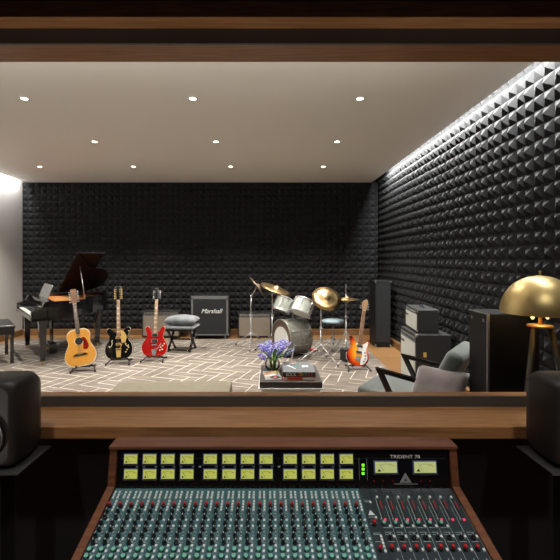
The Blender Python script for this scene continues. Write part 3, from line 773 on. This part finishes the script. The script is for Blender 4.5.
# X-leg stool with pillow
st = fl(183, 350); 
t = thing('x_leg_stool', 'low dark wooden stool with crossed legs and upholstered top', 'stool', (px(182, 6.85), 6.85, .0135), R(-6))
for sx in (-1, 1):
    b = B('black_gloss'); b.cyl((sx*.18, -.17, .01), (sx*.18, .17, .345), .022, seg=6); b.done('leg', t)
    b = B('black_gloss'); b.cyl((sx*.18, .17, .01), (sx*.18, -.17, .345), .022, seg=6); b.done('leg', t)
b = B('black_gloss'); b.cyl((-.18, 0, .178), (.18, 0, .178), .014, seg=8); b.cyl((-.18, -.16, .03), (.18, -.16, .03), .012, seg=8); b.done('stretcher', t)
b = B('black_satin'); b.box((0, 0, .352), (.44, .38, .03), bev=.005); b.done('seat_frame', t)
b = B('velvet_grey'); b.box((0, 0, .392), (.49, .42, .05), bev=.022, seg=3); b.done('seat', t)
def pillow(name, m, W, D, T, loc, rot, label):
    b = B(m); n = 14; top = []; bot = []
    for j in range(n+1):
        rt, rb = [], []
        for i in range(n+1):
            u, v = i/n*2-1, j/n*2-1
            e = (1-u**4)*(1-v**4); h = T/2*max(0, e)**.55
            pin = 1-.07*(u*u*(1-v*v)*-1+0)-.06*((1-u*u)*v*v+(1-v*v)*u*u)
            x, y = u*W/2*(1-.07*(1-v*v)*0-.05*(1-abs(v))*abs(u)), v*D/2*(1-.05*(1-abs(u))*abs(v))
            h2 = h*(1+.06*math.sin(5*u+3*v))
            rt.append(b.bm.verts.new((x, y, h2))); rb.append(b.bm.verts.new((x, y, -h)))
        top.append(rt); bot.append(rb)
    for j in range(n):
        for i in range(n):
            b.bm.faces.new((top[j][i], top[j][i+1], top[j+1][i+1], top[j+1][i])).smooth = True
            b.bm.faces.new((bot[j][i], bot[j+1][i], bot[j+1][i+1], bot[j][i+1])).smooth = True
    bmesh.ops.remove_doubles(b.bm, verts=b.bm.verts, dist=.0001)
    o = b.done(name, loc=loc); o.rotation_euler = rot; tag(o, label, 'pillow'); return o
pillow('throw_pillow', 'velvet_grey', .50, .40, .155, (px(182, 6.85), 6.85, .509), (0, 0, R(-6)), 'grey-blue velvet pillow lying on the crossed-leg stool')

# ------------------------------------------------------------------ drum kit
def drum(name, label, c, axis, r, L, shell, h1, h2, lugs=8, spurs=False, group='drums'):
    t = thing(name, label, 'drum', c, group=group)
    q = Vector((0, 0, 1)).rotation_difference(Vector(axis).normalized())
    t.rotation_mode = 'XYZ'; t.rotation_euler = q.to_euler()
    b = B(shell); b.lathe([(r, -L/2), (r, L/2)], 36, cap=False); b.lathe([(r-.008, L/2), (r-.008, -L/2)], 36, cap=False); b.done('shell', t, norm=False)
    for s, hm in ((-1, h1), (1, h2)):
        b = B(hm); b.lathe([(r-.004, s*L/2), (0, s*(L/2+.002))], 36, cap=False); b.done('drum_head', t)
        b = B('chrome' if not spurs else 'shell_grey'); b.lathe([(r+.002, s*(L/2-.012)), (r+.012, s*(L/2-.012)), (r+.012, s*(L/2+.008)), (r-.006, s*(L/2+.010))], 36, cap=False); b.done('hoop', t)
    for k in range(lugs):
        a = 2*PI*k/lugs+.2; ca, sa = math.cos(a), math.sin(a)
        b = B('chrome'); T = Matrix.Rotation(a, 4, 'Z')
        b.T = T; b.box((r+.008, 0, -L*.26), (.018, .018, .05), bev=.003); b.box((r+.008, 0, L*.26), (.018, .018, .05), bev=.003); b.cyl((r+.012, 0, -L/2), (r+.012, 0, L/2), .003, seg=6); b.done('lug', t)
    return t
Yd = 6.42; bc = Vector((px(281.5, Yd), Yd, .30)); ax = Vector((-.87, -.50, 0)).normalized()
cdr = bc - ax*.19
t = drum('bass_drum', 'large grey pearl bass drum with a brown front head and a pale reflection painted on it', cdr, ax, .275, .38, 'shell_grey', 'drum_head', 'head_brown', 8, True)
b = B('drum_head')   # pale reflection painted as a disc on the brown front head; local z = axis
pts = []
for k in range(30):
    a = 2*PI*k/30; pts.append((.21*math.cos(a), .21*math.sin(a)))
inv = t.rotation_euler.to_matrix().inverted(); dn = inv @ Vector((0, 0, -1))
b.prism(pts, .002, Matrix.Translation((dn.x*.042, dn.y*.042, .193))); b.done('head_reflection', t)
for s in (-1, 1):
    side = Vector((-ax.y, ax.x, 0))*s
    p0 = side*.26+ax*.12+Vector((0, 0, -.06)); p1 = side*.36+ax*.24+Vector((0, 0, -.275))
    b = B('chrome'); b.cyl(inv @ p0, inv @ p1, .008, seg=8); b.done('spur', t)
up = Vector((.36, .25, .86)).normalized()
def atp(x, y, Y): return Vector((px(x, Y), Y, EYE-(y-258)*Y/F))
drum('tom_drum', 'smaller pearl tom drum, left of the two above the bass drum', atp(283.2, 304.8, 6.52), up, .132, .21, 'shell_pearl', 'head_brown', 'drum_head', 6)
drum('tom_drum', 'larger pearl tom drum, right of the two above the bass drum', atp(302.5, 307.5, 6.40), Vector((.38, .40, .82)), .150, .22, 'shell_pearl', 'drum_head', 'drum_head', 6)
b = B('chrome'); mid = atp(293, 322, 6.55)
b.cyl(mid-Vector((0, 0, .0)), atp(293, 308, 6.5), .012); b.cyl(atp(293, 309, 6.5), atp(286, 307, 6.54), .009); b.cyl(atp(293, 309, 6.5), atp(299, 309, 6.42), .009)
tag(b.done('tom_mount'), 'chrome double bracket joining the two toms to the bass drum', 'mount')

def cymbal(b, c, nrm, r, m='bronze'):
    q = Vector((0, 0, 1)).rotation_difference(Vector(nrm).normalized()).to_matrix().to_4x4()
    b.m(m).lathe([(r, 0), (r*.7, .012*r/.2), (r*.25, .022*r/.2), (r*.2, .030*r/.2), (r*.1, .048*r/.2), (.004, .052*r/.2), (.004, .048*r/.2), (r*.1, .044*r/.2), (r*.25, .018*r/.2), (r, -.002)], 40, Matrix.Translation(c) @ q)
    b.m('steel').cyl(c, Vector(c)+q.to_3x3() @ Vector((0, 0, .06)), .005, seg=6)
def tripod_parts(t, h, spread, r=.008, a0=0., hub=.24, junk=True):
    b = B('chrome'); b.cyl((0, 0, .10), (0, 0, h*.62), .0125, seg=10); b.cyl((0, 0, h*.55), (0, 0, h), .009, seg=10); b.done('pole', t)
    b = B('chrome'); b.cyl((0, 0, h*.60), (0, 0, h*.64), .020, seg=10); b.box((.022, 0, h*.62), (.03, .008, .016)); b.cyl((0, 0, hub-.015), (0, 0, hub+.02), .02, seg=10); b.done('clamp', t)
    for k in range(3):
        a = a0+k*2*PI/3; d = Vector((math.cos(a), math.sin(a), 0))
        b = B('chrome'); b.tube([d*.015+Vector((0, 0, hub)), d*spread*.62+Vector((0, 0, .11)), d*spread+Vector((0, 0, .02))], r, 6); b.cyl(Vector((0, 0, .11)), d*spread*.5+Vector((0, 0, .135)), r*.7, seg=6); lg = b.done('leg', t)
        b = B('black_satin'); b.ball(d*spread+Vector((0, 0, .014)), (.017, .017, .014), 8, 6); b.done('rubber_foot', lg)
def cstand(label, x, ybase, Y, top, cym, nrm, r, m, a0, spread=.30, boom=None):
    base = Vector((px(x, Y), Y, .0135))
    t = thing('cymbal_stand', label, 'cymbal stand', base, group='cymbal stands')
    hz = top.z-base.z
    tripod_parts(t, hz, spread, a0=a0)
    b = B('chrome'); p = top-base; b.cyl((0, 0, hz), p, .008, seg=8) if (p-Vector((0, 0, hz))).length > .01 else None
    c = cym-base; b.cyl((0, 0, hz-.01), c, .007, seg=8); b.ball((0, 0, hz), (.018, .018, .018), 8, 6); b.done('arm', t)
    b = B(m); cymbal(b, c, nrm, r, m); b.done('cymbal', t)
Ya = 7.05
cstand('chrome boom stand holding a steeply tilted dark cymbal, leftmost of the kit', 251, 343, Ya, atp(251, 296, Ya), atp(257, 287, Ya-.05), Vector((-.80, -.1, -.60))*-1, .235, 'bronze_dark', .5, .32)
cstand('chrome stand holding the bronze crash cymbal left of the toms', 272.3, 345, 6.85, atp(272.3, 294, 6.85), atp(276, 289.5, 6.7), Vector((.36, -.16, .92)), .27, 'bronze', 1.2, .28)
cstand('chrome stand holding the large bronze cymbal tilted towards the window', 321, 360, 6.05, atp(321, 308, 6.05), atp(326.5, 298.5, 6.0), Vector((.08, -.72, .68)), .215, 'bronze', -.9, .33)
# hi-hat
Yh = 6.55; hb_ = Vector((px(346, Yh), Yh, .0135)); t = thing('hi_hat', 'chrome hi-hat stand with a closed pair of cymbals and foot pedal', 'cymbal stand', hb_, group='cymbal stands')
tripod_parts(t, .95, .26, a0=.3, hub=.34)
b = B('chrome'); b.cyl((0, 0, .9), (0, 0, 1.10), .005, seg=6); b.done('pull_rod', t)
for s, nm in ((1, 'cymbal'), (-1, 'cymbal')):
    zc = atp(346, 299.5, Yh).z-.0135
    b = B('bronze'); cymbal(b, Vector((.02, 0, zc+s*.006)), Vector((.05, -.03, s)), .185); b.done('cymbal', t)
b = B('black_satin'); b.box((-.02, -.16, .04), (.09, .26, .012), Matrix.Rotation(R(-14), 3, 'X')); b.box((-.02, -.16, .008), (.10, .28, .012)); b.done('foot_pedal', t)
# throne
Yt = 6.75; tb = Vector((px(333, Yt), Yt, .0135)); t = thing('drum_throne', 'round blue-grey drummer stool on a chrome tripod', 'stool', tb)
tripod_parts(t, .46, .25, a0=1.0, hub=.22)
b = B('throne_blue'); zz = atp(333, 321.5, Yt).z-.0135; b.lathe([(.0, zz-.03), (.15, zz-.03), (.178, zz-.012), (.182, zz+.012), (.165, zz+.028), (0, zz+.032)], 32)
b.m('black_satin').lathe([(.13, zz-.045), (.176, zz-.018)], 32); b.cyl((0, 0, .45), (0, 0, zz-.03), .014, seg=8); b.done('seat', t)
# bass pedal
p = fl(309, 352); t = thing('kick_pedal', 'bass drum pedal with a red footboard behind the drum', 'pedal', (p.x, p.y, .0135), R(60))
b = B('knob_red'); b.box((0, 0, .045), (.09, .24, .012), Matrix.Rotation(R(10), 3, 'X'), bev=.003); b.done('footboard', t)
b = B('chrome'); b.box((0, 0, .006), (.10, .28, .010)); b.tube([(-.05, .13, .01), (-.05, .13, .16), (.05, .13, .16), (.05, .13, .01)], .007); b.done('frame', t)
b = B('chrome'); b.cyl((0, .13, .16), (0, .10, .30), .004, seg=6); b.m('white').cyl((-.0, .085, .30), (0, .125, .31), .025, seg=12); b.done('beater', t)
# microphone
# small snare-less floor box next to hi-hat
p = fl(344.5, 362); t = thing('effects_box', 'small black electronics box with pale front beside the hi-hat pedal', 'box', (p.x+.02, p.y+.02, .0135), R(20))
b = B('black_matte'); b.box((0, 0, .09), (.10, .16, .18), bev=.008); b.done('case', t)
b = B('white'); b.box((-.015, -.081, .10), (.05, .006, .10)); b.done('front_label', t)

# ------------------------------------------------------------------ right side
# tall bass cabinet in the corner
Y = 7.10; xa, xb = px(375, Y), px(391, Y)
t = thing('bass_cabinet', 'tall black bass speaker cabinet standing in the far right corner', 'speaker cabinet', ((xa+xb)/2, Y+.2, 0))
W = xb-xa; b = B('rack_black'); b.box((0, 0, .575), (W, .40, 1.13), bev=.01); b.done('cabinet', t)
b = B('grille_black'); b.box((0, -.2, .60), (W*.88, .012, 1.02)); b.done('grille', t)
for sx in (-1, 1):
    for z in (.03, 1.12):
        b = B('steel'); b.box((sx*(W/2-.01), -.195, z), (.03, .02, .035), bev=.006); b.done('corner_cap', t)
# small head on big cab, grilles facing left
t = thing('speaker_cabinet', 'large black speaker cabinet with silver grille against the right wall', 'speaker cabinet', (1.885, 5.06, 0), R(-2))
b = B('tolex'); b.box((0, 0, .335), (.40, .62, .63), bev=.01); b.done('cabinet', t)
b = B('grille_silver'); b.box((-.2, 0, .30), (.014, .57, .50)); b.done('grille_cloth', t)
b = B('piping_grey'); b.box((-.203, 0, .565), (.012, .58, .012)); b.box((-.203, 0, .60), (.010, .58, .02)); b.done('piping', t)
for z in (.42, .20):
    b = B('gold'); b.box((-.10, -.313, z), (.035, .012, .055), bev=.004); b.done('latch', t)
for (a_, c_) in ((-1, -1), (-1, 1)):
    b = B('steel'); b.box((a_*.19, -.30, .335+c_*.30), (.035, .035, .035), bev=.01); b.done('corner_cap', t)
for sx in (-1, 1):
    for sy in (-1, 1):
        b = B('black_satin'); b.lathe([(.02, 0), (.02, .022)], 8, Matrix.Translation((sx*.15, sy*.25, 0))); b.done('foot', t)
tt = thing('guitar_amplifier', 'small silver-grilled amplifier on top of the large cabinet', 'amplifier', (1.875, 5.13, .653), R(-5))
b = B('tolex'); b.box((0, 0, .135), (.25, .56, .27), bev=.01); b.done('cabinet', tt)
b = B('grille_silver'); b.box((-.125, 0, .115), (.012, .52, .19)); b.done('grille_cloth', tt)
b = B('black_satin'); b.box((-.125, 0, .238), (.010, .52, .035)); b.done('control_panel', tt)
for k in range(7):
    b = B('steel'); b.cyl((-.13, -.2+k*.065, .238), (-.142, -.2+k*.065, .238), .009, seg=8); b.done('control_knob', tt)
b = B('black_satin'); b.tube([(0, -.1, .27), (0, -.08, .288), (0, .08, .288), (0, .1, .27)], .008); b.done('handle', tt)
for s in (-1, 1):
    for z in (.02, .25):
        b = B('gold'); b.box((s*.115, -.272, z), (.022, .014, .022), bev=.006); b.done('corner_cap', tt)
for par, T, sz in ((tt, Matrix.Translation((-.132, .20, .165)), .05), (t, Matrix.Translation((-.208, .21, .50)), .06)):
    text('Fender', sz, par, T @ Matrix.Rotation(-PI/2, 4, 'Z') @ FRONT, 'black_satin', shear=.3, ext=.001)

# tall equipment rack near the lamp
t = thing('equipment_rack', 'tall black equipment case with a pale metal corner edge behind the lamp', 'rack', (1.61, 2.87, 0))
b = B('rack_black'); b.box((0, 0, .585), (.34, .26, 1.15), bev=.004); b.done('case', t)
for (sx, sy) in ((-1, -1),):
    b = B('steel'); b.box((sx*.17, sy*.13, .585), (.014, .014, 1.15)); b.done('edge_trim', t)
b = B('steel'); b.box((-.17, 0, 1.157), (.010, .26, .006)); b.done('edge_trim', t)
for sy in (-.08, .08):
    b = B('steel'); b.box((-.173, sy, 1.11), (.008, .02, .02)); b.done('latch', t)

# floor lamp
Yl = 2.50; lx = px(540, Yl)
t = thing('floor_lamp', 'tripod floor lamp with a large brushed brass dome shade', 'floor lamp', (lx, Yl, 0))
zr = EYE-55*Yl/F; zt = EYE-17.5*Yl/F
b = B('brass'); prof = [(.216*math.cos(R(a)), zr+(zt-zr)*math.sin(R(a))) for a in range(0, 91, 5)]
prof[-1] = (.0005, zt)
b.lathe(prof, 56, cap=False); b.lathe([(r*.985, zr+(z-zr)*.985) for r, z in prof], 56, cap=False); b.lathe([(.216, zr), (.2127, zr)], 56, cap=False)
b.done('lamp_shade', t)
b = B('brass'); b.cyl((0, 0, zt-.01), (0, 0, zt+.022), .005, seg=8); b.ball((0, 0, zt+.022), (.008, .008, .008), 8, 6); b.done('finial', t)
zp = EYE-67*Yl/F
b = B('gold'); b.cyl((0, 0, zp), (0, 0, zt-.02), .010, seg=10); b.done('stem', t)
b = B('gold'); b.lathe([(0, zp-.012), (.07, zp-.010), (.07, zp), (0, zp)], 24); b.done('top_plate', t)
for s in (-1, 1):
    b = B('gold'); b.cyl((0, 0, zr+.10), (s*.045, 0, zr+.06), .006, seg=6); b.cyl((s*.045, 0, zr+.06), (s*.045, 0, zr-.005), .008, seg=8); b.done('socket', t)
    b = B('bulb_glow'); b.ball((s*.045, 0, zr-.022), (.011, .011, .016), 8, 6); b.done('bulb', t)
for a in (R(205), R(335), R(90)):
    d = Vector((math.cos(a), math.sin(a), 0))
    b = B('lamp_leg'); b.cyl(d*.055+Vector((0, 0, zp-.012)), d*.24+Vector((0, 0, 0)), .017, .013, seg=10); b.done('leg', t)
light('floor_lamp_bulb', 'POINT', (lx, Yl, zr+.04), 1.6, (1, .72, .4), shadow_soft_size=.03)

# lounge chair: local -y is forward
ch = thing('lounge_chair', 'lounge chair with grey-green velvet cushions and black angular wooden arms', 'armchair', (1.06, 3.62, .0135), R(233.13))
for s in (-1, 1):
    b = B('black_gloss')
    X = s*.30
    b.T = Matrix.Translation((X-.02, 0, 0)) @ Matrix(((0, 0, 1, 0), (1, 0, 0, 0), (0, 1, 0, 0), (0, 0, 0, 1)))
    # side frame in (y,z): arm, raked front leg, rear leg
    b.prism([(-.02, .625), (.46, .575), (.46, .54), (.02, .588)], .04, bev=.004)
    b.prism([(-.02, .625), (.035, .600), (.34, .0), (.295, .0)], .04, bev=.004)
    b.prism([(.06, .30), (.52, .24), (.52, .21), (.06, .265)], .04, bev=.004)
    b.prism([(.42, .58), (.46, .58), (.06, .0), (.015, .0)], .04, bev=.004)
    b.done('arm_frame', ch)
b = B('black_gloss'); b.box((0, .08, .28), (.58, .04, .04)); b.box((0, .48, .25), (.58, .04, .04)); b.done('crossbar', ch)
b = B('velvet_green'); b.box((0, .10, .345), (.55, .62, .12), Matrix.Rotation(R(-6), 3, 'X'), bev=.04, seg=4); b.done('seat_cushion', ch)
b = B('velvet_green'); b.box((0, .48, .585), (.55, .13, .50), Matrix.Rotation(R(-26), 3, 'X'), bev=.05, seg=4); b.done('back_cushion', ch)
M3 = ch.rotation_euler.to_matrix()
pp = Vector(ch.location)+M3 @ Vector((0.0, .30, 0))
nl = Vector((.6, .8, 0))  # towards far side
pc = Vector((1.06, 3.62, 0))+Vector((.8, -.6, 0))*.36+Vector((-.6, -.8, 0))*.20
rot = (Matrix.Rotation(R(233.13), 3, 'Z') @ Matrix.Rotation(R(68), 3, 'X')).to_euler()
pillow('throw_pillow', 'velvet_mauve', .38, .36, .12, (1.235, 3.055, .555), Euler((R(50), 0, R(-42))), 'mauve-grey velvet pillow leaning in the lounge chair')

# coffee table with books and flowers
t = thing('low_table', 'small low dark table holding books and flowers', 'table', (.20, 4.27, .0135))
b = B('table_brown'); b.box((0, 0, .3065), (.60, .64, .06), bev=.003); b.done('table_top', t)
b = B('white'); b.box((0, 0, .14), (.56, .60, .28)); b.box((0, 0, .2705), (.62, .66, .012)); b.done('base', t)
b = B('paper'); b.box((.285, 4.20, .3645), (.30, .37, .028)); b.m('b_red').box((.285, 4.20, .3800), (.31, .38, .004)); b.box((.285, 4.20, .351), (.31, .38, .0025))
b.box((.24, 4.011, .365), (.14, .003, .02)); b.m('white').box((.37, 4.011, .365), (.09, .003, .02))
tag(b.done('art_book'), 'red and white book, lower one of the stack on the table', 'book', 'books on the low table')
t = thing('music_book', 'thick black-spined book with coloured spine lettering, on top of the stack', 'book', (.285, 4.205, .3822), R(-1), 'books on the low table')
b = B('paper'); b.box((0, .003, .022), (.30, .37, .036)); b.done('pages', t)
b = B('book_grey'); b.box((0, 0, .0425), (.315, .39, .004)); b.box((0, 0, .002), (.315, .39, .004)); b.m('book_black').box((0, -.195, .0225), (.315, .006, .044)); b.done('cover', t)
cl = [('R', 'white'), ('O', 'white'), ('C', 'white'), ('K', 'white'), ('C', 'b_red'), ('O', 'b_yellow'), ('V', 'b_teal'), ('E', 'b_green'), ('R', 'b_red'), ('S', 'b_pink')]
for k, (c_, m_) in enumerate(cl):
    text(c_, .046, t, Matrix.Translation((-.118+k*.0262+(.004 if k > 3 else 0), -.1988, .0215)) @ FRONT, m_, ext=.0004, sx=.82)
b = B('b_teal'); b.lathe([(.035, .0447), (.035, .0455), (.024, .0455), (.024, .0447)], 20, Matrix.Translation((-.03, .02, 0)), cap=False)
b.m('white').box((-.07, .0, .0452), (.012, .16, .001), Matrix.Rotation(.5, 3, 'Z')); b.box((-.06, .12, .0452), (.06, .012, .001), Matrix.Rotation(.5, 3, 'Z')); b.m('b_orange').box((-.04, .15, .0453), (.05, .02, .001)); b.m('white').box((.07, .02, .0452), (.06, .05, .001)); b.m('b_red').box((.08, .0, .0456), (.03, .012, .001))
b.done('cover_picture', t)
b = B('mag_grey'); b.box((-.0, 0, .003), (.17, .30, .006))
b.m('b_orange').box((-.02, .05, .0064), (.10, .04, .001), Matrix.Rotation(.3, 3, 'Z')); b.m('white').box((-.015, .0, .0064), (.11, .03, .001), Matrix.Rotation(.3, 3, 'Z'))
b.m('book_black').lathe([(.05, .006), (.05, .0075)], 20, Matrix.Translation((.02, -.08, 0))); b.m('b_pink').lathe([(.018, .0075), (.018, .008)], 12, Matrix.Translation((.02, -.08, 0))); b.m('b_yellow').box((.06, .12, .0064), (.04, .05, .001))
o = b.done('magazine', loc=(.02, 4.16, .3505)); o.rotation_euler = (0, 0, R(8)); tag(o, 'colourful magazine with an orange swirl, left of the book stack', 'magazine')
vx, vy = .025, 4.40
t = thing('flower_vase', 'round clear glass vase with stems in water behind the magazine', 'vase', (vx, vy, .3505))
b = B('glass'); b.lathe([(0, 0), (.055, 0), (.078, .03), (.080, .07), (.060, .11), (.062, .12)], 24, cap=False); b.done('bowl', t)
fl_ = thing('flower_bouquet', 'loose bouquet of violet-blue hyacinths in the glass vase', 'flowers', (vx, vy, .36)); fl_.scale = (1.22, 1.1, 1.12)
rnd = random.Random(5)
for k in range(13):
    a = rnd.uniform(0, 2*PI); rr = rnd.uniform(.02, .135); z = rnd.uniform(.15, .25)-rr*.3
    p = Vector((rr*math.cos(a)*1.1, rr*math.sin(a), z)); d = Vector((p.x, p.y, .16)).normalized()
    b = B('flower_blue')
    for q in range(22):
        tq = q/22; an = q*2.4; rad = .026*math.sin(PI*(.25+.7*(1-tq)))
        e = Vector((math.cos(an)*rad, math.sin(an)*rad, 0)); c = p+d*(tq*.085-.03)+e
        b.m('flower_blue' if q % 3 else 'flower_pale').ball(c, (.0095, .0095, .0085), 5, 4)
    b.done('blossom', fl_)
    b = B('leaf'); b.tube([(p.x*.15, p.y*.15, .0), (p.x*.3, p.y*.3, .10), tuple(p-d*.02)], .004, 5); b.done('stem', fl_)
for k in range(9):
    a = rnd.uniform(0, 2*PI); b = B('leaf'); ca, sa = math.cos(a), math.sin(a); L = rnd.uniform(.13, .20); z1 = rnd.uniform(.14, .27)
    pts = [(.02, .08, .006), (.5*L, z1*.75, .016), (.85*L, z1, .012), (L, z1*.98, .001)]
    for (r0, zz0, w0), (r1, zz1, w1) in zip(pts, pts[1:]):
        b.quad([(ca*r0-sa*w0, sa*r0+ca*w0, zz0), (ca*r0+sa*w0, sa*r0-ca*w0, zz0), (ca*r1+sa*w1, sa*r1-ca*w1, zz1), (ca*r1-sa*w1, sa*r1+ca*w1, zz1)])
    b.done('leaf', fl_)

# upholstered bench right under the window
t = thing('upholstered_bench', 'low tan upholstered bench directly below the window', 'bench', (-.835, 3.38, .0125))
b = B('bench_tan'); b.box((0, 0, .30), (1.0, .66, .24), bev=.015, seg=3); b.done('cushion', t)
for sx in (-1, 1):
    for sy in (-1, 1):
        b = B('black_satin'); b.cyl((sx*.44, sy*.27, 0), (sx*.44, sy*.27, .19), .016, .022, 10); b.done('leg', t)
